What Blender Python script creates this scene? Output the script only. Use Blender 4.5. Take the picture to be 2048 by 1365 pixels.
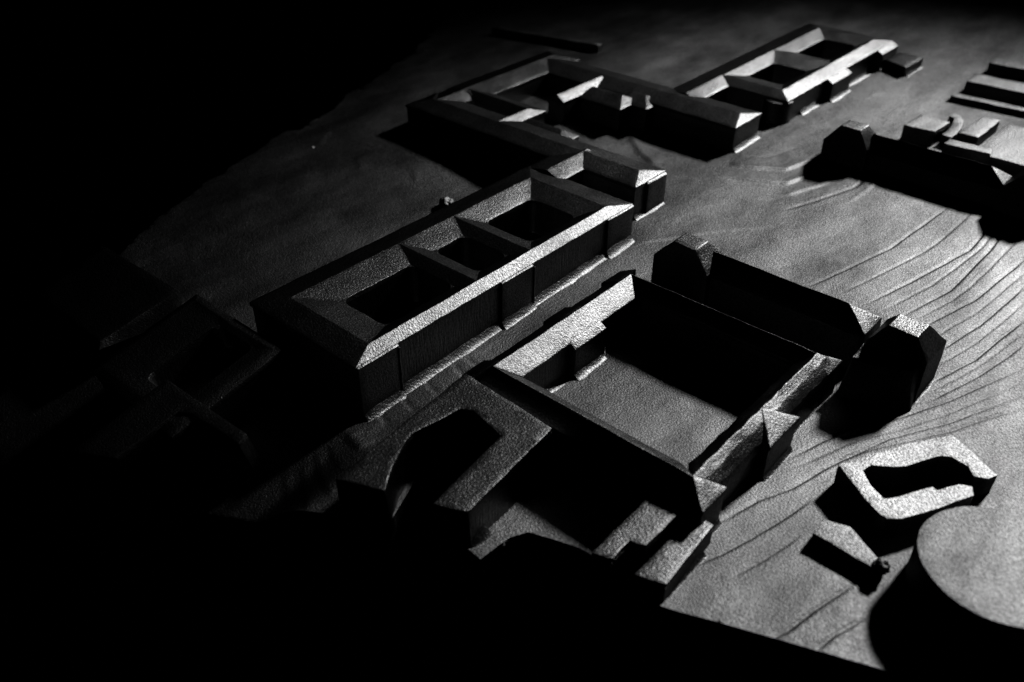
import bpy, bmesh, math, random
import numpy as np
from mathutils import Vector, noise

for o in list(bpy.data.objects):
    bpy.data.objects.remove(o, do_unlink=True)
scene = bpy.context.scene
COL = scene.collection
S = 0.01                       # everything below is laid out in centimetres

# ---------------------------------------------------------------- camera
PITCH, YAW, HEIGHT = math.radians(35.776), math.radians(41.656), 50.0
fh = Vector((-math.sin(YAW), math.cos(YAW), 0))
fwd = fh * math.cos(PITCH) - Vector((0, 0, math.sin(PITCH)))
cam_d = bpy.data.cameras.new('camera')
cam = bpy.data.objects.new('camera', cam_d); COL.objects.link(cam)
cam.location = -fwd * (HEIGHT / math.sin(PITCH)) * S
cam.rotation_euler = fwd.to_track_quat('-Z', 'Y').to_euler()
cam_d.sensor_width = 36.0
cam_d.lens = 36.0 * 1793 / 2048
cam_d.clip_start, cam_d.clip_end = 0.02, 50
cam_d.dof.use_dof = True
cam_d.dof.focus_distance = 0.83
cam_d.dof.aperture_fstop = 5.0
scene.camera = cam

# ---------------------------------------------------------------- dark room, one lamp
w = bpy.data.worlds.new('World'); scene.world = w; w.use_nodes = True
w.node_tree.nodes['Background'].inputs[0].default_value = (0, 0, 0, 1)
w.node_tree.nodes['Background'].inputs[1].default_value = 0.0
LDIR = Vector((0.15, 0.82, 0.555)).normalized()
AIM = Vector((-4, 0, 0))
lamp_d = bpy.data.lights.new('spot_lamp', 'SPOT')
lamp_d.energy = 4800
lamp_d.shadow_soft_size = 0.21
lamp_d.spot_size = math.radians(18.6)
lamp_d.spot_blend = 0.75
lamp_d.color = (1, 1, 1)
lamp = bpy.data.objects.new('spot_lamp', lamp_d); COL.objects.link(lamp)
lamp.location = (AIM + LDIR * 500) * S
lamp.rotation_euler = (-LDIR).to_track_quat('-Z', 'Y').to_euler()

scene.view_settings.view_transform = 'Standard'
scene.view_settings.look = 'None'
scene.view_settings.exposure = 0.0
scene.view_settings.gamma = 1.0
scene.cycles.max_bounces = 4
scene.cycles.sample_clamp_indirect = 2.0

# ---------------------------------------------------------------- material
def metal(name, base=0.33, rough=0.42, grain=420.0, grain_amt=0.55, streak=False, cloud=0.12, broad=0.08, speck=0.3, patch=0.25):
    m = bpy.data.materials.new(name); m.use_nodes = True
    nt = m.node_tree; N = nt.nodes; L = nt.links
    N.remove(N['Principled BSDF'])
    b = N.new('ShaderNodeBsdfAnisotropic'); b.distribution = 'BECKMANN'
    b2 = N.new('ShaderNodeBsdfAnisotropic'); b2.distribution = 'BECKMANN'; b2.inputs['Roughness'].default_value = 0.72
    mx = N.new('ShaderNodeMixShader'); mx.inputs[0].default_value = broad
    L.new(b.outputs[0], mx.inputs[1]); L.new(b2.outputs[0], mx.inputs[2])
    L.new(mx.outputs[0], N['Material Output'].inputs['Surface'])
    geo = N.new('ShaderNodeNewGeometry')
    # patina clouds
    n1 = N.new('ShaderNodeTexNoise'); n1.inputs['Scale'].default_value = 16; n1.inputs['Detail'].default_value = 6
    n1.inputs['Roughness'].default_value = 0.62
    m1 = N.new('ShaderNodeMapping'); m1.inputs['Scale'].default_value = (1.3, 0.5, 1); m1.inputs['Rotation'].default_value = (0, 0, 0.35)
    L.new(geo.outputs['Position'], m1.inputs['Vector']); L.new(m1.outputs[0], n1.inputs['Vector'])
    r1 = N.new('ShaderNodeMapRange'); r1.inputs[1].default_value = 0.3; r1.inputs[2].default_value = 0.7
    r1.inputs[3].default_value = base * (1 - patch); r1.inputs[4].default_value = base * (1 + patch)
    L.new(n1.outputs['Fac'], r1.inputs[0])
    # dark pits
    v = N.new('ShaderNodeTexNoise'); v.inputs['Scale'].default_value = 560; v.inputs['Detail'].default_value = 2
    L.new(geo.outputs['Position'], v.inputs['Vector'])
    r2 = N.new('ShaderNodeMapRange'); r2.inputs[1].default_value = 0.36; r2.inputs[2].default_value = 0.64
    r2.inputs[3].default_value = 1 + speck; r2.inputs[4].default_value = 1 - speck
    L.new(v.outputs['Fac'], r2.inputs[0])
    mu = N.new('ShaderNodeMath'); mu.operation = 'MULTIPLY'
    L.new(r1.outputs[0], mu.inputs[0]); L.new(r2.outputs[0], mu.inputs[1])
    cc = N.new('ShaderNodeCombineColor')
    for i in range(3): L.new(mu.outputs[0], cc.inputs[i])
    L.new(cc.outputs[0], b.inputs['Color']); L.new(cc.outputs[0], b2.inputs['Color'])
    n2 = N.new('ShaderNodeTexNoise'); n2.inputs['Scale'].default_value = 9; n2.inputs['Detail'].default_value = 5
    L.new(geo.outputs['Position'], n2.inputs['Vector'])
    r3 = N.new('ShaderNodeMapRange'); r3.inputs[1].default_value = 0.3; r3.inputs[2].default_value = 0.7
    r3.inputs[3].default_value = rough - cloud * 0.5; r3.inputs[4].default_value = rough + cloud * 0.5
    L.new(n2.outputs['Fac'], r3.inputs[0]); L.new(r3.outputs[0], b.inputs['Roughness'])
    # sand-cast grain
    mp = N.new('ShaderNodeMapping')
    mp.inputs['Scale'].default_value = (1, 1, 0.13) if streak else (1, 1, 1)
    L.new(geo.outputs['Position'], mp.inputs['Vector'])
    g1 = N.new('ShaderNodeTexNoise'); g1.inputs['Scale'].default_value = grain; g1.inputs['Detail'].default_value = 3
    g1.inputs['Roughness'].default_value = 0.6
    L.new(mp.outputs[0], g1.inputs['Vector'])
    g2 = N.new('ShaderNodeTexNoise'); g2.inputs['Scale'].default_value = grain * 0.3; g2.inputs['Detail'].default_value = 2
    L.new(mp.outputs[0], g2.inputs['Vector'])
    ad = N.new('ShaderNodeMath'); ad.operation = 'MULTIPLY_ADD'; ad.inputs[1].default_value = 0.3
    L.new(g2.outputs['Fac'], ad.inputs[0]); L.new(g1.outputs['Fac'], ad.inputs[2])
    bp = N.new('ShaderNodeBump'); bp.inputs['Strength'].default_value = grain_amt; bp.inputs['Distance'].default_value = 0.0012
    L.new(ad.outputs[0], bp.inputs['Height']); L.new(bp.outputs[0], b.inputs['Normal']); L.new(bp.outputs[0], b2.inputs['Normal'])
    return m
M_ROOF = metal('cast_metal_roof', 0.039, 0.42, 620, 0.52, speck=0.42, patch=0.32)
M_ROOF2 = metal('cast_metal_dull_roof', 0.042, 0.52, 620, 0.65, speck=0.4)
M_ROOF3 = metal('cast_metal_bright_roof', 0.060, 0.52, 560, 0.65, speck=0.45)
M_WALL = metal('cast_metal_wall', 0.045, 0.44, 560, 0.6, streak=True)
M_FOOT = metal('cast_metal_foot', 0.045, 0.46, 500, 0.6, speck=0.3)
M_GROUND = metal('cast_metal_ground', 0.030, 0.54, 620, 0.52, cloud=0.12, broad=0.16, speck=0.34, patch=0.5)

# ---------------------------------------------------------------- terrain height (cm)
def ss(a, b, x):
    t = np.clip((x - a) / (b - a), 0, 1); return t * t * (3 - 2 * t)
def terrain(x, y):
    a = np.interp(y, [-40, -17, 5, 24, 55, 170], [-1.0, -0.7, 0.0, 0.7, 1.7, 1.7])
    b = np.interp(y, [-40, 15, 30, 55, 170], [0, 0, .5, 1.5, 1.5])
    k = ss(-2., 6., x)
    a = a - 0.22*np.clip(-18.5 - y, 0, None)*ss(3, -2, x)      # front left tipped away from the lamp: shade put into the shape
    return a * (1 - k) + b * k + 1.0 * ss(-15, -40, x) * ss(-30, 10, y)
def gz(x, y): return float(terrain(np.float64(x), np.float64(y)))

# ---------------------------------------------------------------- mesh helpers
def thing(name, label, cat, loc, group=None):
    o = bpy.data.objects.new(name, None); COL.objects.link(o)
    o.empty_display_size = 0.02
    o.location = Vector(loc) * S
    o['label'] = label; o['category'] = cat
    if group: o['group'] = group
    return o

def weld(bm): bmesh.ops.remove_doubles(bm, verts=bm.verts, dist=1e-3)

def part(name, V, F, parent, mat=M_ROOF, bevel=0.09, dice=1.0, amp=0.035, seed=0.0, smooth=38, recalc=True, bevel_above=None):
    """V in world centimetres; bevelled, diced and slightly uneven like a casting."""
    bm = bmesh.new()
    vs = [bm.verts.new(v) for v in V]
    for f in F:
        try: bm.faces.new([vs[i] for i in f])
        except ValueError: pass
    weld(bm)
    if recalc: bmesh.ops.recalc_face_normals(bm, faces=bm.faces)
    if bevel:
        ed = [e for e in bm.edges if e.is_manifold and e.calc_face_angle(0) > 0.2]
        if bevel_above is not None: ed = [e for e in ed if max(v.co.z for v in e.verts) > bevel_above]
        if ed:
            bmesh.ops.bevel(bm, geom=ed, offset=bevel, offset_type='OFFSET', segments=2, profile=0.6,
                            affect='EDGES', clamp_overlap=True)
    if dice:
        xs = [v.co for v in bm.verts]
        for ax in range(3):
            lo = min(c[ax] for c in xs); hi = max(c[ax] for c in xs)
            n = int((hi - lo) / dice)
            no = Vector((0, 0, 0)); no[ax] = 1
            for i in range(1, n + 1):
                p = Vector((0, 0, 0)); p[ax] = lo + (hi - lo) * i / (n + 1)
                bmesh.ops.bisect_plane(bm, geom=bm.verts[:] + bm.edges[:] + bm.faces[:], plane_co=p, plane_no=no)
    if amp:
        for v in bm.verts:
            q = v.co * 0.55 + Vector((seed, 3.1, 7.7))
            q2 = v.co * 2.4
            v.co += noise.noise_vector(q) * amp * 1.3 + noise.noise_vector(q2) * amp * 0.85
    off = Vector((0, 0, 0)); q = parent
    while q: off += Vector(q.location) / S; q = q.parent
    for v in bm.verts: v.co = (v.co - off) * S
    me = bpy.data.meshes.new(name); bm.to_mesh(me); bm.free()
    me.materials.append(mat)
    me.polygons.foreach_set('use_smooth', [True] * len(me.polygons))
    me.set_sharp_from_angle(angle=math.radians(smooth))
    o = bpy.data.objects.new(name, me); COL.objects.link(o)
    if parent: o.parent = parent
    return o

def box_vf(x0, x1, y0, y1, z0, z1):
    V = [(x0,y0,z0),(x1,y0,z0),(x1,y1,z0),(x0,y1,z0),(x0,y0,z1),(x1,y0,z1),(x1,y1,z1),(x0,y1,z1)]
    F = [(3,2,1,0),(4,5,6,7),(0,1,5,4),(1,2,6,5),(2,3,7,6),(3,0,4,7)]
    return V, F

def walls(parent, x0, x1, y0, y1, zt, inset=0.12, name='wall'):
    zb = min(gz(x, y) for x in (x0, x1) for y in (y0, y1)) - 0.4
    return part(name, *box_vf(x0+inset, x1-inset, y0+inset, y1-inset, zb, zt-0.12), parent, M_WALL, bevel=0.1, dice=1.4, amp=0.03)

def rounded(x0, x1, y0, y1, r, n=5):
    cs = [((x0+r, y0+r), 180), ((x1-r, y0+r), 270), ((x1-r, y1-r), 0), ((x0+r, y1-r), 90)]
    out = []
    for (cx, cy), a in cs:
        out.append([(cx + r*math.cos(math.radians(a+90*i/n)), cy + r*math.sin(math.radians(a+90*i/n))) for i in range(n+1)])
    return out   # four arcs, starting at corner (x0,y0), counter-clockwise

def ring(parent, eave, crest, dividers, pits, ze, zc, zp, zf, r=0.9, name='roof', with_wall=True):
    """Ring building: outer slopes, crest, inner slopes down to rounded courtyard openings."""
    ex0, ex1, ey0, ey1 = eave; cx0, cx1, cy0, cy1 = crest
    V = []; F = []
    def v(x, y, z): V.append((x, y, z)); return len(V) - 1
    E = [v(ex0,ey0,ze), v(ex1,ey0,ze), v(ex1,ey1,ze), v(ex0,ey1,ze)]
    B = [v(ex0,ey0,ze-.4), v(ex1,ey0,ze-.4), v(ex1,ey1,ze-.4), v(ex0,ey1,ze-.4)]
    ys = [cy0] + list(dividers) + [cy1]
    W = [v(cx0, y, zc) for y in ys]; R = [v(cx1, y, zc) for y in ys]
    for i in range(4): F.append((E[i], B[i], B[(i+1) % 4], E[(i+1) % 4]))
    F.append((E[0], E[1], R[0], W[0])); F.append((E[2], E[3], W[-1], R[-1]))
    F.append(tuple([E[1], E[2]] + R[::-1])); F.append(tuple([E[3], E[0]] + W))
    for k, (px0, px1, py0, py1) in enumerate(pits):
        c = [W[k], R[k], R[k+1], W[k+1]]
        arcs = rounded(px0, px1, py0, py1, r)
        A = [[v(x, y, zp) for x, y in a] for a in arcs]
        D = [[v(x, y, zp-.5) for x, y in a] for a in arcs]
        Q = [v(px0,py0,zp), v(px1,py0,zp), v(px1,py1,zp), v(px0,py1,zp)]
        for i in range(4):
            j = (i+1) % 4
            F.append((c[i], c[j], Q[j], A[j][0], A[i][-1], Q[i]))
            F.append((A[i][-1], A[j][0], D[j][0], D[i][-1]))
            for q in range(len(A[i])-1):
                F.append((Q[i], A[i][q+1], A[i][q])); F.append((A[i][q], A[i][q+1], D[i][q+1], D[i][q]))
        # the courtyard itself
        V2 = []; F2 = []
        ar = [p for a in rounded(px0-.04, px1+.04, py0-.04, py1+.04, r) for p in a]
        n = len(ar)
        for x, y in ar: V2.append((x, y, zp-.42))
        for x, y in ar: V2.append((x, y, zf))
        for i in range(n): F2.append((i, (i+1) % n, n+(i+1) % n, n+i))
        F2.append(tuple(range(n, 2*n)))
        part('courtyard', V2, F2, parent, M_WALL, bevel=0.12, dice=1.4, amp=0.02, recalc=True)
    part(name, V, F, parent, M_ROOF, bevel=0.08, dice=0.9, amp=0.04)
    if with_wall:
        zb = min(gz(x, y) for x in (ex0, ex1) for y in (ey0, ey1)) - 0.4
        V = []; F = []
        P = [(ex0+.12,ey0+.12),(ex1-.12,ey0+.12),(ex1-.12,ey1-.12),(ex0+.12,ey1-.12)]
        for x, y in P: V.append((x, y, zb))
        for x, y in P: V.append((x, y, ze-.1))
        for i in range(4): F.append((i, (i+1) % 4, 4+(i+1) % 4, 4+i))
        part('wall', V, F, parent, M_WALL, bevel=0.1, dice=1.4, amp=0.03)

def hip(parent, x0, x1, y0, y1, ze, zc, axis, t=None, i0=1.5, i1=1.5, name='roof', with_wall=True, amp=0.04):
    """Hipped wing. axis 'x' or 'y' is the ridge direction, t the ridge position across, i0/i1 the hip insets."""
    E = [(x0,y0,ze),(x1,y0,ze),(x1,y1,ze),(x0,y1,ze)]
    B = [(p[0],p[1],ze-.4) for p in E]
    if axis == 'x':
        t = (y0+y1)/2 if t is None else t
        Rg = [(x0+i0,t,zc),(x1-i1,t,zc)]
        F = [(0,1,9,8),(1,2,9),(2,3,8,9),(3,0,8)]
    else:
        t = (x0+x1)/2 if t is None else t
        Rg = [(t,y0+i0,zc),(t,y1-i1,zc)]
        F = [(0,1,8),(1,2,9,8),(2,3,9),(3,0,8,9)]
    V = E + B + Rg
    F += [(i, i+4, (i+1) % 4+4, (i+1) % 4) for i in range(4)] + [(7,6,5,4)]
    part(name, V, F, parent, M_ROOF, bevel=0.08, dice=0.9, amp=amp)
    if with_wall: walls(parent, x0, x1, y0, y1, ze)

def prism(parent, poly, z0, z1, name, mat=M_ROOF, bevel=0.1, dice=1.0, amp=0.035, bevel_above=None):
    n = len(poly)
    V = [(x, y, z0) for x, y in poly] + [(x, y, z1) for x, y in poly]
    F = [tuple(range(n-1, -1, -1)), tuple(range(n, 2*n))] + [(i, (i+1) % n, n+(i+1) % n, n+i) for i in range(n)]
    return part(name, V, F, parent, mat, bevel=bevel, dice=dice, amp=amp, bevel_above=bevel_above)

def house(parent, poly, z0, z1, mat=M_ROOF, cap=0.45, **kw):
    """flat-roofed block: wall below, roof slab on top"""
    prism(parent, poly, z0, z1-cap, 'wall', M_WALL, bevel=0, dice=kw.get('dice', 1.0), amp=kw.get('amp', .04))
    return prism(parent, poly, z1-cap, z1, 'roof', mat, bevel=kw.get('bevel', .09), dice=kw.get('dice', 1.0), amp=kw.get('amp', .04), bevel_above=z1-.01)

def plinth(parent, x, y0, y1, wd=1.0, h=0.9, seed=0.0):
    """Flared foot where a wall that faces +x grows out of the ground; follows the terrain."""
    n = max(2, int((y1-y0)/0.35)); m = 7
    V = []; F = []
    for i in range(n+1):
        y = y0 + (y1-y0)*i/n
        k = 1 + 0.22*noise.noise(Vector((y*0.5+seed, x, 0)))
        taper = 1 if 0 < i < n else .8
        for j in range(m):
            t = j/(m-1)
            px = x - 0.1 + (wd*k*.72)*t
            V.append((px, y, gz(px, y) - 0.03 + (h*k*taper)*(1-t)**1.9))
    for i in range(n):
        for j in range(m-1):
            a = i*m+j; F.append((a, a+1, a+m+1, a+m))
    wall = [c for c in parent.children if c.name.split('.')[0] == 'wall']
    part('plinth', V, F, wall[0] if wall else parent, M_FOOT, bevel=0, dice=0, amp=0.03)

def bay(parent, x, d, ya, yb, ze, slope_dz, name='wall_bay'):
    """Shallow projecting bay on a +x facade, its top carrying the roof slope on."""
    zb = gz(x, ya) - 0.4
    V = []
    for y in (ya, yb):
        V += [(x-.6, y, zb), (x+d, y, zb), (x+d, y, ze-slope_dz), (x-.02, y, ze-.02), (x-.6, y, ze-.05)]
    F = [(0,1,2,3,4),(9,8,7,6,5)] + [(i, (i+1) % 5, 5+(i+1) % 5, 5+i) for i in range(5)]
    part(name, V, F, parent, M_ROOF, bevel=0.06, dice=1.0, amp=0.03)

# ================================================================ GROUND PLATE
FRONT = lambda x: -16.0 + 0.385*(x-28.0)
EDGE = [(90, FRONT(90)), (42.1, -10.6), (28.2, -16.1), (25.85, -16.7), (25.7, -14.5), (24.5, -15.4), (24.4, -17.3), (23.0, -17.9), (22.95, -15.6), (20.6, -15.9), (18.7, -16.5), (16.9, -17.2), (16.2, -18.6), (16.0, -21.4), (14.8, -21.3), (12.4, -21.9), (11.6, -14.6), (7.2, -14.2), (6.3, -18.0), (8.6, -23.3), (4.0, -26.0), (-5.6, -30.4), (-11.9, -33.5), (-18.7, -36.4),
        (-21.5, -39.3), (-30, -38), (-41.6, -30.5), (-40.8, -25.2), (-43.3, -18.6), (-47.4, -8.4), (-51.4, 2.7), (-53.5, 11.2),
        (-54.6, 15.0), (-53.2, 16.4), (-57.7, 28.7), (-63.2, 46.0), (-69.1, 57.5), (-90, 95), (-90, 175), (90, 175)]
LINES = [  # (points, kind, depth, width)
 ([(-1.5,21.8),(0.4,25.3),(4.0,31.0),(7.9,35.4)],'step',.07,2.0),
 ([(16.9,27.5),(18.5,33.2),(20.2,39.4),(21.6,52.0)],'cut',.10,.16),
 ([(22.9,28.4),(24.7,35.2),(26.9,44.6),(26.9,50.0),(26.9,55.9)],'cut',.10,.16),
 ([(26.4,28.5),(28.2,35.6),(28.6,45.9),(28.5,49.9),(28.5,57.4)],'cut',.10,.14),
 ([(28.6,28.1),(30.7,35.4),(32.0,46.1)],'cut',.10,.15),
 ([(31.2,25.2),(32.6,31.5),(33.7,40.8)],'cut',.10,.16),
 ([(32.5,20.5),(34.1,25.7),(35.5,35.0)],'cut',.11,.16),
 ([(33.2,17.6),(35.3,23.8),(36.8,30.9)],'cut',.09,.13),
 ([(27.6,3.1),(28.6,6.5),(29.8,9.5),(32.1,13.7),(34.5,18.7),(37.9,27.4)],'cut',.10,.14),
 ([(27.7,-11.7),(28.6,-9.6),(29.4,-6.9),(30.3,-3.4),(30.9,-0.5)],'cut',.11,.15),
 ([(30.2,-11.0),(31.2,-7.8),(32.0,-4.2)],'cut',.08,.13),
 ([(34.8,-13.5),(35.3,-12.2),(35.8,-9.7),(36.9,-5.7)],'cut',.11,.16),
 ([(37.4,-12.4),(37.7,-10.6),(38.6,-8.2)],'cut',.11,.18),
 ([(26.9,-7.0),(27.9,-3.1),(29.3,0.0),(30.1,3.3),(31.2,6.7),(32.6,10.6),(35.6,15.9),(39.1,23.5)],'cut',.11,.15),
 ([(30.5,5.0),(32.4,8.9),(36.0,14.7),(37.4,17.7),(39.7,21.8)],'cut',.09,.12),
 ([(28.4,2.2),(29.4,5.0),(30.6,8.3),(32.9,12.4),(35.2,17.2),(38.6,25.5)],'cut',.06,.10),
 ([(-3.5,45.4),(-0.7,46.6),(2.7,49.0),(4.1,54.3)],'step',.22,3.0),
 ([(-1.2,42.4),(2.8,44.8),(4.4,45.9),(6.2,52.0),(7.1,55.6)],'step',.22,3.0),
 ([(5.7,43.4),(6.8,46.1),(8.5,50.2)],'step',.14,2.0),
 ([(7.3,39.9),(9.4,45.5),(11.2,50.3),(11.4,54.7)],'cut',.12,.2),
 ([(12.4,46.8),(12.7,50.4),(12.8,54.6)],'step',.10,1.5),
 ([(-18.9,44.9),(-14.4,41.3),(-10.8,39.5)],'step',.16,2.0),
 ([(-3.5,-24.3),(-1.3,-25.8),(1.2,-27.4)],'step',.09,1.4),
 ([(-3.1,-22.8),(-0.6,-24.5),(3.0,-26.6)],'step',.09,1.4),
 ([(-2.9,-21.4),(0.0,-23.3),(3.0,-24.3)],'step',.09,1.4),
 ([(-2.4,-20.2),(-0.8,-21.2),(0.7,-21.7)],'step',.09,1.4),
 ([(-2.2,-18.8),(0.3,-19.2)],'step',.14,1.2),
 ([(-3.1,-14.9),(-0.3,-15.6)],'cut',.10,.16), ([(-2.5,-12.2),(0.3,-13.0)],'cut',.10,.16),
 ([(-2.0,-9.5),(0.3,-10.0)],'cut',.10,.16), ([(-1.9,-6.1),(0.9,-6.8)],'cut',.10,.16), ([(-1.8,-4.6),(0.3,-4.8)],'cut',.10,.16),
 ([(-47.5,15.0),(-50.0,18.7)],'step',.07,.8), ([(-40.4,15.3),(-37.8,13.4)],'step',.07,.8), ([(-32.8,17.9),(-30.3,16.0)],'step',.07,.8),
]
cuts = [l for l in LINES if l[1] == 'cut' and len(l[0]) >= 3]
def resample(pts, n=9):
    P = np.array(pts, float); d = np.r_[0, np.cumsum(np.hypot(*np.diff(P, axis=0).T))]
    t = np.linspace(0, d[-1], n); return np.stack([np.interp(t, d, P[:, 0]), np.interp(t, d, P[:, 1])], 1)
for a, b in ((1, 2), (2, 3), (3, 4), (4, 5), (5, 6), (6, 7)):      # fainter lines between the main ones
    if b < len(cuts):
        mid = (resample(cuts[a-1][0])+resample(cuts[b-1][0]))/2
        LINES.append(([tuple(q) for q in mid], 'cut', .05, .1))
def vnoise(x, y, seed):
    """smooth value noise on numpy arrays"""
    rs = np.random.RandomState(seed); T = rs.rand(64, 64)
    xi = np.floor(x).astype(int); yi = np.floor(y).astype(int)
    u = x-xi; v = y-yi; u = u*u*(3-2*u); v = v*v*(3-2*v)
    a = T[xi % 64, yi % 64]; b = T[(xi+1) % 64, yi % 64]; c = T[xi % 64, (yi+1) % 64]; d = T[(xi+1) % 64, (yi+1) % 64]
    return (a*(1-u)+b*u)*(1-v)+(c*(1-u)+d*u)*v-0.5

def build_ground():
    xs = np.concatenate([np.arange(-90, -56, 1.2), np.arange(-56, -6, .45), np.arange(-6, 14, .22), np.arange(14, 50, .11), np.arange(50, 90.1, 1.6)])
    ys = np.concatenate([np.arange(-40, 30, .28), np.arange(30, 62, .34), np.arange(62, 110, .7), np.arange(110, 176, 1.8)])
    X, Y = np.meshgrid(xs, ys, indexing='ij')
    Z = terrain(X, Y)
    Xw = X + 0.07*vnoise(X*.5, Y*.5, 3); Yw = Y + 0.07*vnoise(X*.8, Y*.8, 4)
    for pts, kind, dep, wid in LINES:
        P = np.array(pts, float)
        lo = P.min(0)-6; hi = P.max(0)+6
        ix = np.where((xs > lo[0]) & (xs < hi[0]))[0]; iy = np.where((ys > lo[1]) & (ys < hi[1]))[0]
        sl = np.ix_(ix, iy)
        x = Xw[sl]; y = Yw[sl]
        best = np.full(x.shape, 1e9); sgn = np.zeros_like(best); endf = np.zeros_like(best)
        for i in range(len(P)-1):
            a = P[i]; d = P[i+1]-a; l2 = d@d
            t = ((x-a[0])*d[0]+(y-a[1])*d[1])/l2
            tc = np.clip(t, 0, 1)
            dx = x-a[0]-tc*d[0]; dy = y-a[1]-tc*d[1]
            dist = np.hypot(dx, dy); m = dist < best
            best = np.where(m, dist, best)
            sgn = np.where(m, np.sign(d[0]*(y-a[1])-d[1]*(x-a[0])), sgn)
            # fade at the free ends
            s = (i+tc)/(len(P)-1)
            endf = np.where(m, np.clip(np.minimum(s, 1-s)*6+.25, 0, 1), endf)
        sd = best*sgn
        if kind == 'cut':
            Z[sl] += 1.4*dep*endf*(-.85*np.exp(-(best/.14)**2) + .28*ss(-.10, .10, -sd)*np.exp(-np.clip(-sd, 0, None)/1.6)*(best < 6))
        else:   # low scarp: left side stands proud, then ramps back down
            Z[sl] += dep*endf*ss(-.22, .12, sd)*np.exp(-np.clip(sd, 0, None)/wid)*(best < 6)
    Z += 0.10*vnoise(X*.16, Y*.16, 1)+0.05*vnoise(X*.45, Y*.45, 2)+0.018*vnoise(X*1.4, Y*1.4, 5)
    # cut to the plate outline with an uneven rim
    poly = []
    n = len(EDGE)
    for i in range(n):
        a = Vector(EDGE[i]); b = Vector(EDGE[(i+1) % n]); L = (b-a).length
        k = max(1, int(L/0.8)) if L < 60 else 1
        for j in range(k):
            p = a.lerp(b, j/k)
            rough = 1.0 if p.x < -30 else 0.04
            q = noise.noise_vector(Vector((p.x*.35, p.y*.35, 2.0)))*rough + noise.noise_vector(Vector((p.x*1.1, p.y*1.1, 5.0)))*rough*.4
            poly.append((p.x+q.x, p.y+q.y))
    PG = np.array(poly); QG = np.roll(PG, -1, axis=0)
    inside = np.zeros(X.shape, bool)
    for (ax, ay), (bx, by) in zip(PG, QG):
        c = ((ay > Y) != (by > Y)) & (X < (bx-ax)*(Y-ay)/(by-ay+1e-12)+ax)
        inside ^= c
    nx, ny = X.shape
    idx = np.arange(nx*ny).reshape(nx, ny)
    q = np.stack([idx[:-1, :-1], idx[1:, :-1], idx[1:, 1:], idx[:-1, 1:]], -1).reshape(-1, 4)
    keep = inside.ravel()[q].any(1)
    q = q[keep]
    # boundary vertices of the kept patch are pulled onto the outline
    used, inv = np.unique(q, return_inverse=True); q = inv.reshape(-1, 4)
    co = np.stack([X.ravel()[used], Y.ravel()[used], Z.ravel()[used]], 1)
    ins = inside.ravel()[used]
    e = np.concatenate([q[:, [0, 1]], q[:, [1, 2]], q[:, [2, 3]], q[:, [3, 0]]])
    es = np.sort(e, 1); key = es[:, 0].astype(np.int64)*len(used)+es[:, 1]
    u, first, cnt = np.unique(key, return_index=True, return_counts=True)
    bd = e[first[cnt == 1]]
    bv = np.unique(np.concatenate([bd.ravel(), np.where(~ins)[0]]))
    A = PG; D = QG-PG; L2 = (D**2).sum(1)+1e-12
    for i in bv:
        p = co[i, :2]
        t = np.clip(((p-A)*D).sum(1)/L2, 0, 1)
        c = A+D*t[:, None]; k = ((c-p)**2).sum(1).argmin()
        co[i, :2] = c[k]
    # rim of the plate
    nb = len(co); bl = np.unique(bd); mp = {int(v): nb+i for i, v in enumerate(bl)}
    low = co[bl].copy(); low[:, 2] = -9.0
    rim = np.array([[a, mp[int(a)], mp[int(b)], b] for a, b in bd])
    co = np.concatenate([co, low]); q = np.concatenate([q, rim])
    me = bpy.data.meshes.new('ground')
    me.vertices.add(len(co)); me.vertices.foreach_set('co', (co*S).ravel())
    me.loops.add(q.size); me.loops.foreach_set('vertex_index', q.ravel().astype(np.int32))
    me.polygons.add(len(q)); me.polygons.foreach_set('loop_start', np.arange(0, q.size, 4, dtype=np.int32))
    me.update(calc_edges=True); me.validate()
    me.materials.append(M_GROUND)
    me.polygons.foreach_set('use_smooth', [True]*len(me.polygons))
    me.set_sharp_from_angle(angle=math.radians(60))
    o = bpy.data.objects.new('ground', me); COL.objects.link(o)
    o['kind'] = 'structure'
build_ground()

# ================================================================ LONG PALACE WITH THREE COURTYARDS
long_p = thing('palace', 'long palace with three courtyards in a row and a bright front roof slope', 'building', (-10, 3, 0))
ring(long_p, (-17.4,-2.5,-16.6,22.7), (-14.3,-3.55,-14.2,19.2), (-0.9, 6.8),
     [(-11.2,-5.2,-10.9,-2.2), (-11.4,-5.3,1.1,5.35), (-11.7,-5.3,8.8,16.3)], 5.0, 5.68, 5.0, 0.9)
for ya, yb in ((-16.5,-12.0), (1.2,5.8), (18.0,22.6)): bay(long_p, -2.55, 0.24, ya, yb, 5.0, 0.13)
for yy in (-12.0, 5.85):
    part('downpipe', *box_vf(-2.42, -2.2, yy-.09, yy+.09, -.8, 4.7), long_p, M_WALL, bevel=.05, dice=1.0, amp=.03)
for ya, yb in ((-16.4,-11.95), (-12.0,1.2), (1.15,5.85), (5.8,17.9), (18.0,22.6)):
    plinth(long_p, -2.2 if ya in (-16.4, 1.15, 18.0) else -2.5, ya, yb, 0.95, 0.8, ya)

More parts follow.
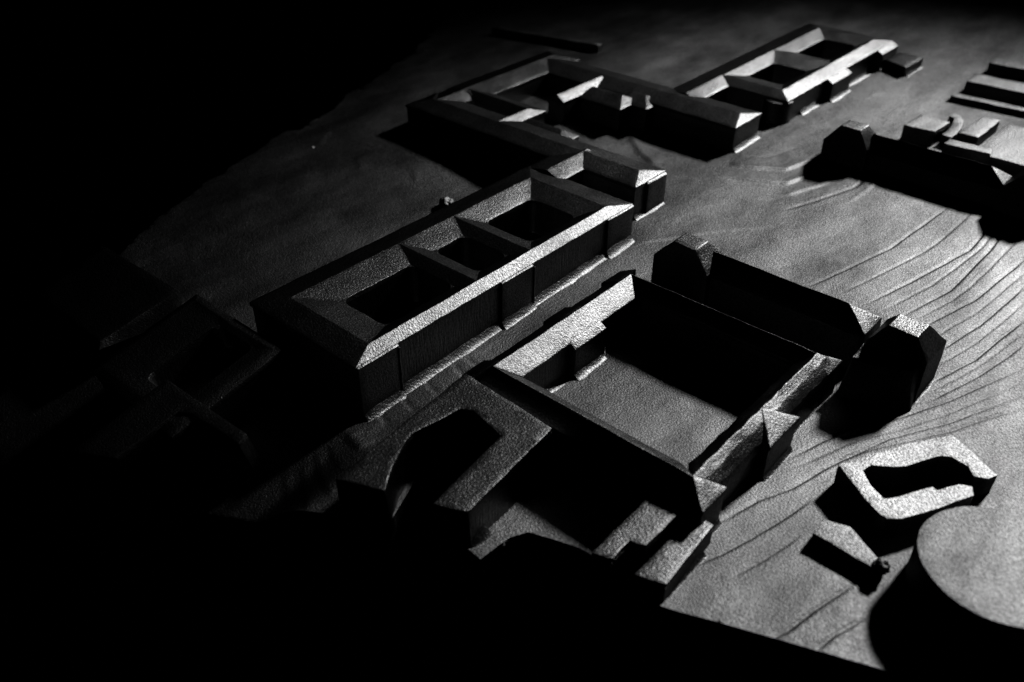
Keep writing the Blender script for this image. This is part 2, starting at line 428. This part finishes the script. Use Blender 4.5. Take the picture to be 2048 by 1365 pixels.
# cross wing behind it, running left to the far palace
wing = thing('palace_wing', 'narrow cross wing between the long palace and the far left palace, bright hipped end', 'building', (-15, 28, .6))
hip(wing, -42.6, -4.6, 26.1, 32.2, 5.0, 5.68, 'x', t=28.9, i0=2.4, i1=1.6)
hip(wing, -17.4, -12.0, 21.8, 30.0, 4.98, 5.66, 'y', t=-14.3, i0=0.2, i1=0.2, name='link_roof')
part('courtyard', [(-12.4,22.6,3.6),(-5.2,22.6,3.6),(-5.2,22.7,0.4),(-12.4,22.7,0.4)], [(0,1,2,3)], wing, M_WALL, bevel=0, dice=0, amp=0)
plinth(wing, -4.7, 26.4, 32.0, 1.0, 0.85, 3)
bay(wing, -4.65, 0.3, 28.4, 32.1, 4.95, 0.25)

# ================================================================ SQUARE PALACE ROUND A LIT COURTYARD
sq = thing('square_palace', 'square palace with a wide open courtyard half in shadow', 'building', (15.5, 1, 0))
ZC = 4.8
# west wing: bright slope facing the courtyard
def slab(parent, sect, ya, yb, name, mat=M_ROOF, dice=0.9, amp=0.045, bevel=0.08):
    """section polygon in (x,z), swept along y; sections may differ at the two ends"""
    s0, s1 = sect if isinstance(sect[0][0], (tuple, list)) else (sect, sect)
    n = len(s0)
    V = [(x, ya if not isinstance(ya, (list, tuple)) else ya[i], z) for i, (x, z) in enumerate(s0)]
    V += [(x, yb if not isinstance(yb, (list, tuple)) else yb[i], z) for i, (x, z) in enumerate(s1)]
    F = [tuple(range(n)), tuple(range(2*n-1, n-1, -1))] + [(i, (i+1) % n, n+(i+1) % n, n+i) for i in range(n)]
    return part(name, V, F, parent, mat, bevel=bevel, dice=dice, amp=amp)
slab(sq, [(4.0,3.8),(5.65,ZC),(7.45,3.6),(7.45,3.2),(4.0,3.2)], [-10.1,-8.7,-6.9,-6.9,-10.1], [12.2,10.9,9.2,9.2,12.2], 'west_roof')
slab(sq, [(7.0,3.83),(7.35,3.68),(8.05,3.2),(8.05,-.3),(7.0,-.3)], -0.6, 3.9, 'courtyard_bay', amp=0.03)
# north wing
N0 = [(12.4,3.6),(10.9,ZC),(9.85,3.6),(9.85,3.2),(12.4,3.2)]
def slab_x(parent, sect, xa, xb, name, **kw):
    n = len(sect)
    V = [(xa[i] if isinstance(xa, (list, tuple)) else xa, y, z) for i, (y, z) in enumerate(sect)]
    V += [(xb[i] if isinstance(xb, (list, tuple)) else xb, y, z) for i, (y, z) in enumerate(sect)]
    F = [tuple(range(n)), tuple(range(2*n-1, n-1, -1))] + [(i, (i+1) % n, n+(i+1) % n, n+i) for i in range(n)]
    return part(name, V, F, parent, kw.get('mat', M_ROOF), bevel=.08, dice=.9, amp=kw.get('amp', .045))
slab_x(sq, N0, [4.0,5.66,7.46,7.46,4.0], [26.3,25.0,23.2,23.2,26.3], 'north_roof')
# south wing
slab_x(sq, [(-10.1,3.5),(-8.7,ZC),(-7.0,3.6),(-7.0,3.2),(-10.1,3.2)], [4.0,5.65,7.45,7.45,4.0], [26.9,25.1,23.2,23.2,26.9], 'south_roof')
# east wing with its three hipped bays
slab(sq, [(23.7,3.9),(24.95,ZC),(25.65,4.3),(26.35,3.5),(26.45,2.6),(23.7,2.6)], [-7.0,-8.6,-8.6,-8.6,-8.6,-7.0], [9.3,10.9,11.5,11.5,11.5,9.3], 'east_roof', amp=0.09, dice=0.5)
def hip_bay(ya, yb, yt, xw, name='bay_roof'):
    V = [(25.0,yt-.1,ZC+.02),(xw,ya,3.5),(xw,yb,3.5),(24.9,ya+.4,3.4),(24.9,yb-.4,3.4),(xw,ya,3.1),(xw,yb,3.1),(24.9,ya+.4,3.1),(24.9,yb-.4,3.1)]
    F = [(0,1,2),(0,3,1),(0,2,4),(0,4,3),(1,5,6,2),(3,7,5,1),(2,6,8,4),(4,8,7,3),(5,7,8,6)]
    part(name, V, F, sq, M_ROOF, bevel=.07, dice=.8, amp=.05)
    part('bay_wall', *box_vf(25.2, xw-.1, ya+.1, yb-.1, -0.4, 3.3), sq, M_WALL, bevel=.15, dice=1.2, amp=.05)
hip_bay(-10.15, -6.8, -8.6, 26.95)
hip_bay(-1.0, 3.9, 1.4, 27.2)
hip_bay(10.3, 13.2, 10.9, 26.45)
# outer and inner walls
part('wall', *box_vf(4.15, 7.35, -9.9, 12.2, -.4, 3.45), sq, M_WALL, bevel=.12, dice=1.2, amp=.035)
part('wall', *box_vf(7.3, 23.8, 10.0, 12.2, -.4, 3.45), sq, M_WALL, bevel=.12, dice=1.2, amp=.035)
part('wall', *box_vf(7.3, 23.9, -9.9, -7.15, -.4, 3.45), sq, M_WALL, bevel=.12, dice=1.2, amp=.035)
part('wall', *box_vf(23.85, 26.25, -9.9, 12.2, -.4, 2.9), sq, M_WALL, bevel=.12, dice=1.2, amp=.05)
for ya, yb, x in ((-6.6,-.8,7.3), (-.5,3.8,8.0), (4.0,9.1,7.3)): plinth(sq, x, ya, yb, 0.95, 0.75, ya+9)
for ya, yb, x in ((-10.2,-7.0,26.9), (-6.6,-1.2,26.1), (-.9,3.8,27.1), (4.1,10.0,26.1)): plinth(sq, x, ya, yb, 0.7, 0.6, ya)
for ya, yb in ((0.4,3.6), (9.2,12.3), (-10.2,-7.4)):
    slab(sq, [(3.4,3.6),(5.3,4.62),(5.3,3.1),(3.4,3.1)], ya, yb, 'west_bay', amp=.03)

# ================================================================ CHURCH WITH TWO BLUNT TOWERS
def church(root, dx, dy, dz, zg, nave_x0, nave_x1, towers, hip_end=True):
    def tower(xa, xb, ta, tb):      # eave xa..xb, flat top ta..tb, gable front at y=16.3, sloping back
        zt, ze = 6.5+dz, 4.2+dz; yf, yb, yt = 16.3+dy, 20.9+dy, 18.7+dy
        V = [(xa,yf,ze),(ta,yf,zt),(tb,yf,zt),(xb,yf,ze),(xa,yb,ze),(ta,yt,zt),(tb,yt,zt),(xb,yb,ze),
             (xa,yf,zg-.4),(xb,yf,zg-.4),(xa,yb,zg-.4),(xb,yb,zg-.4)]
        F = [(8,9,3,2,1,0),(1,2,6,5),(2,3,7,6),(0,1,5,4),(5,6,7,4),(4,7,11,10),(3,9,11,7),(0,4,10,8),(8,10,11,9)]
        part('tower', V, F, root, M_ROOF, bevel=.1, dice=.8, amp=.05)
    for tw in towers: tower(*tw)
    ze, zr = 3.6+dz, 5.6+dz
    x0, x1 = nave_x0, nave_x1
    V = [(x0,17.1+dy,ze),(x1,17.3+dy,4.0+dz),(x1,21+dy,4.0+dz),(x0,21.4+dy,ze),(x0,18.7+dy,zr),(x1-2.5,18.7+dy,zr),
         (x0,17.1+dy,zg-.4),(x1,17.1+dy,zg-.4),(x1,21.2+dy,zg-.4),(x0,21.4+dy,zg-.4),(x1-.6,17.1+dy,ze)]
    F = [(0,10,1,5,4),(1,2,5),(2,3,4,5),(0,4,3,9,6),(0,6,7,10),(10,7,1),(1,7,8,2),(2,8,9,3),(6,9,8,7)]
    part('nave', V, F, root, M_ROOF, bevel=.09, dice=.9, amp=.045)
ch = thing('church', 'black shadowed church hall with blunt towers at both ends behind the square palace', 'church', (18, 18, 0))
church(ch, 0, 0, 0, 0, 9.6, 26.5, [(4.6,10.9,6.75,9.2), (27.0,32.3,28.4,30.95)])
part('apse', [(26.6,12.6,-.3),(32.6,15.0,-.3),(32.2,16.5,-.3),(26.6,16.5,-.3),(26.8,14.2,3.4),(31.4,15.3,3.6),(32.0,16.4,3.9),(26.8,16.4,3.9)],
     [(3,2,1,0),(4,5,6,7),(0,1,5,4),(1,2,6,5),(2,3,7,6),(3,0,4,7)], ch, M_WALL, bevel=.2, dice=.9, amp=.06)
plinth(ch, 32.0, 15.6, 20.6, .8, .9, 4)
ch2 = thing('far_church', 'distant dark church hall near the upper right edge with one bright hip triangle', 'church', (14, 58, 1.5))
church(ch2, 0, 38.6, 0, 1.5, 9.4, 26.2, [(4.2,10.0,6.1,8.6), (25.7,32.0,27.6,30.7)])

# ================================================================ LOW RANGE CUT OFF AT THE FRONT EDGE
cut = thing('low_range', 'low flat-roofed U-shaped range with two legs at the cut front edge', 'building', (9, -17, 0))
house(cut, [(5.0,-24.9),(4.2,-10.3),(13.9,-10.7),(14.7,-20.9),(13.6,-21.5),(12.3,-22.0),(11.4,-13.9),(7.9,-13.2),(6.9,-13.7),(6.0,-17.9),(6.1,-18.8),(7.3,-21.3),(8.7,-23.3)],
      -0.9, 4.0, M_ROOF, bevel=.09, dice=.8, amp=.05)
plinth(cut, 14.6, -21.0, -19.2, 1.3, 1.6, 2)
cut.rotation_euler.x = 0.06       # tilted away from the lamp so that its roof turns darker
fw = thing('front_wing', 'low stepped wing running from the square palace to the cut front edge, lit in patches', 'building', (25, -14, 0))
house(fw, [(22.9,-9.0),(25.5,-9.0),(25.4,-14.8),(24.9,-15.1),(24.3,-15.2),(24.4,-17.3),(23.0,-17.8)], -1.2, 3.0, M_ROOF, bevel=.1, dice=.8, amp=.05)
house(fw, [(25.9,-9.2),(27.5,-9.2),(27.9,-15.9),(25.8,-16.6)], -1.2, 2.0, M_ROOF, bevel=.12, dice=.8, amp=.05)
plinth(fw, 27.75, -16.0, -10.4, .5, .55, 5)

# ================================================================ SMALL BUILDINGS LOWER RIGHT
low = thing('low_ring_building', 'bright low building bent round a black open yard, lower right', 'building', (36, 5, 0))
house(low, [(31.4,2.5),(32.4,4.6),(34.5,8.4),(36.7,11.8),(40.9,9.5),(40.5,8.6),(39.6,8.1),(38.9,8.9),(37.6,9.1),(36.8,8.6),(35.3,5.7),(34.6,5.0),(33.3,4.0),
            (33.05,3.1),(34.1,2.0),(35.5,1.3),(36.2,2.2),(37.7,4.9),(38.1,4.8),(39.2,6.6),(39.9,6.9),(40.3,6.1),(38.8,2.9),(37.3,0.2),(36.5,-.5),(35.9,-.4),(34.4,.4),(32.9,1.5)],
      -.3, 2.0, M_ROOF3, bevel=.07, dice=.8, amp=.05)
sl = thing('stone_slab', 'small wedge-shaped slab with a black side below the low bent building', 'slab', (35, -3.4, 0))
prism(sl, [(32.8,-2.5),(32.85,-4.3),(38.2,-4.5),(37.6,-3.6),(34.6,-1.9)], -.3, 1.0, 'slab_top', M_ROOF2, bevel=.08, dice=.8, amp=.04)
def lump(name, label, cat, c, r, seed, group=None):
    t = thing(name, label, cat, c, group)
    bm = bmesh.new(); bmesh.ops.create_icosphere(bm, subdivisions=4, radius=r)
    for v in bm.verts:
        n = v.co.normalized()
        v.co = n*r*(1+.28*noise.noise(n*2.6+Vector((seed,0,0)))+.14*noise.noise(n*7+Vector((seed,4,0))))
        v.co = v.co*S
        if v.co.z < -0.4*r*S: v.co.z = -0.4*r*S
    me = bpy.data.meshes.new('crown'); bm.to_mesh(me); bm.free(); me.materials.append(M_GROUND)
    me.polygons.foreach_set('use_smooth', [True]*len(me.polygons))
    o = bpy.data.objects.new('crown', me); COL.objects.link(o); o.parent = t
    return t
lump('shrub', 'small rough lump of a shrub at the tip of the slab', 'shrub', (37.8,-3.95,.95), .55, 1)
lump('shrub', 'small round bright shrub behind the long palace', 'shrub', (-23.4,14.6,.9), .9, 5)
lump('shrub', 'tiny pale shrub on the left open ground', 'shrub', (-47.8,13.9,1.0), .4, 9)

rot = thing('rotunda', 'large round flat-topped drum in the lower right corner', 'building', (44, -1.5, 0))
pts = [(44+5.1*math.cos(math.radians(a)), -1.2+5.1*math.sin(math.radians(a))) for a in range(112, 431-26, 5)]
house(rot, pts + [(49.0,1.0),(54,4.5),(54,10),(46.8,8.6),(42.2,5.0)], -.3, 3.7, M_GROUND, bevel=.1, dice=.9, amp=.03)

# ================================================================ FAR LEFT PALACE
fl = thing('far_left_palace', 'far palace at upper left round a deep black courtyard', 'building', (-32, 42, 1.7))
ring(fl, (-42.5,-27.0,26.5,37.2), (-39.5,-28.2,29.0,34.9), (), [(-37.3,-29.6,31.0,33.6)], 4.95, 5.64, 4.95, 2.2, r=.6, with_wall=True)
hip(fl, -42.7, -36.3, 34.0, 56.5, 4.98, 5.66, 'y', t=-39.6, i0=.3, i1=2.5, name='west_roof')
hip(fl, -42.7, -5.0, 48.8, 55.6, 4.96, 5.62, 'x', t=52.2, i0=2.8, i1=1.4, name='north_roof')
hip(fl, -30.2, -27.2, 41.2, 51.5, 4.9, 5.66, 'y', t=-28.5, i0=.1, i1=.1, name='cross_roof')
hip(fl, -29.0, -19.2, 31.0, 34.6, 4.4, 5.0, 'x', t=33.6, i0=.2, i1=2.4, name='short_roof')
hip(fl, -27.5, -20.2, 44.6, 49.4, 4.7, 5.4, 'x', t=47.6, i0=.2, i1=1.8, name='short_roof')
hip(fl, -22.5, -17.6, 47.0, 51.2, 4.7, 5.4, 'x', t=50.0, i0=.2, i1=2.2, name='short_roof')
plinth(fl, -5.1, 49.2, 55.4, 1.0, .8, 7)

# ================================================================ FAR RIGHT PALACE
fr = thing('far_right_palace', 'far palace at top right with two courtyards and stepped front bays', 'building', (-12, 78, 1.6))
ring(fr, (-19.0,-4.4,61.6,97.0), (-15.6,-6.25,63.4,93.5), (78.4,), [(-13.6,-8.0,66.8,74.6), (-13.2,-7.8,81.2,90.6)], 5.0, 5.66, 5.0, 2.0)
hip(fr, -19.0, -13.6, 53.5, 64.0, 4.97, 5.62, 'y', t=-15.8, i0=.2, i1=.2, name='link_roof')
for ya, yb in ((73.6,80.0), (91.0,97.0)): bay(fr, -4.45, 1.0, ya, yb, 5.0, .55)
for ya, yb, x in ((66.5,73.4,-4.5), (73.8,80.0,-3.5), (80.4,90.6,-4.5), (91.2,96.6,-3.5)): plinth(fr, x, ya, yb, 1.1, .8, ya)
tur = [(-6.2+2.0*math.cos(math.radians(a)), 62.6+2.0*math.sin(math.radians(a))) for a in range(0, 360, 20)]
prism(fr, tur, 1.0, 4.7, 'turret', M_ROOF, bevel=.25, dice=.8, amp=.04)
plinth(fr, -6.2, 60.4, 66.0, 1.1, .8, 1)
an = thing('annex', 'small low annex beside the far right palace end', 'building', (-1.5, 96, 1.6))
house(an, [(-3.4,93),(.4,91.4),(.6,98),(-3.4,98)], 1.0, 3.2, bevel=.1)
plinth(an, .5, 92.0, 98.0, 1.0, .7, 1)

# ================================================================ CLUSTER OF SMALL BLOCKS, RIGHT EDGE
def block(name, label, poly, z1, group='low blocks at the right edge'):
    cx = sum(p[0] for p in poly)/len(poly); cy = sum(p[1] for p in poly)/len(poly)
    t = thing(name, label, 'building', (cx, cy, gz(cx, cy)), group)
    house(t, poly, gz(cx, cy)-.4, z1, M_ROOF2, bevel=.12, dice=1.0, amp=.06)
    return t
block('small_block', 'square block with a black face behind the far church ridge', [(9.6,67.6),(13.6,68.0),(13.9,72.6),(9.9,72.6)], 3.7)
block('small_block', 'lit oblong block beside the curved wall near the right edge', [(15.6,71),(18.2,71),(18.4,79),(16.2,79)], 3.2)
block('small_block', 'wide bright flat roof cut by the right edge of the picture', [(19.4,66.5),(38,66.5),(38,79.5),(19.4,79.0)], 3.0)
block('small_block', 'dark little block in front of the wide bright flat roof', [(15.8,65.2),(21.4,65.8),(21.0,67.4),(15.8,67.0)], 3.6)
block('small_block', 'long low bar nearest of the bars at the upper right edge', [(9.2,86.5),(30,88.0),(30,89.5),(9.0,88.0)], 2.3)
block('small_block', 'long tall bar in the middle of the bars at the upper right edge', [(9.6,91.0),(34,92.5),(34,96.5),(9.4,95.0)], 3.4)
block('small_block', 'long bar farthest back at the upper right edge', [(9.0,103),(34,105),(34,108),(9.0,106)], 3.0)
arc = [(12.6+2.9*math.cos(math.radians(a)), 70.6+7.5*math.sin(math.radians(a))) for a in range(-10, 100, 12)]
arc2 = [(12.6+1.5*math.cos(math.radians(a)), 70.6+6.0*math.sin(math.radians(a))) for a in range(98, -11, -12)]
block('curved_wall', 'curved low wall among the small blocks at the right', arc+arc2, 3.0)
bw = block('back_bar', 'long dark low bar behind the far left palace', [(-60,62.2),(-40.5,66.6),(-40.5,67.8),(-60,63.4)], 3.9, None)

# ================================================================ DIM BUILDINGS AT LEFT
dm = thing('dim_block', 'dim flat block with a sunken yard at the lower left, part in shadow, part darkened by a tilt', 'building', (-14, -25, -1))
ring(dm, (-24.0,-10.5,-29.0,-17.2), (-23.2,-11.5,-28.0,-17.9), (), [(-18.6,-13.0,-26.5,-18.6)], 2.2, 2.32, 2.2, -0.6)
dm.rotation_euler.x = 0.22  # whole block tipped away from the lamp to dim its roof
dm2 = thing('dim_block', 'dim flat block with a black yard right at the lower left plate edge', 'building', (-9, -28, -1))
house(dm2, [(-16.5,-35.0),(-16.4,-25.6),(-5.2,-25.2),(-5.0,-26.2),(-11.0,-26.6),(-12.2,-27.2),(-12.4,-33.2)], -1.6, 1.8, M_ROOF, bevel=.09)
dm2.rotation_euler.x = 0.22  # same darkening tilt as the block above
hs = thing('dim_house', 'house added for a black patch, its roof falling toward the viewer at the left plate edge', 'building', (-34, -22, -1))  # put in for a black patch, roof sloped away from the lamp
V = [(-41,-27,0),(-28,-27,0),(-27,-18.3,0),(-41,-18.9,0),(-41,-26.5,.6),(-28.4,-26.5,.6),(-27,-18.3,3.0),(-41,-18.9,3.0)]
part('roof', V, [(3,2,1,0),(4,5,6,7),(0,1,5,4),(1,2,6,5),(2,3,7,6),(3,0,4,7)], hs, M_ROOF, bevel=.1, dice=1.2)
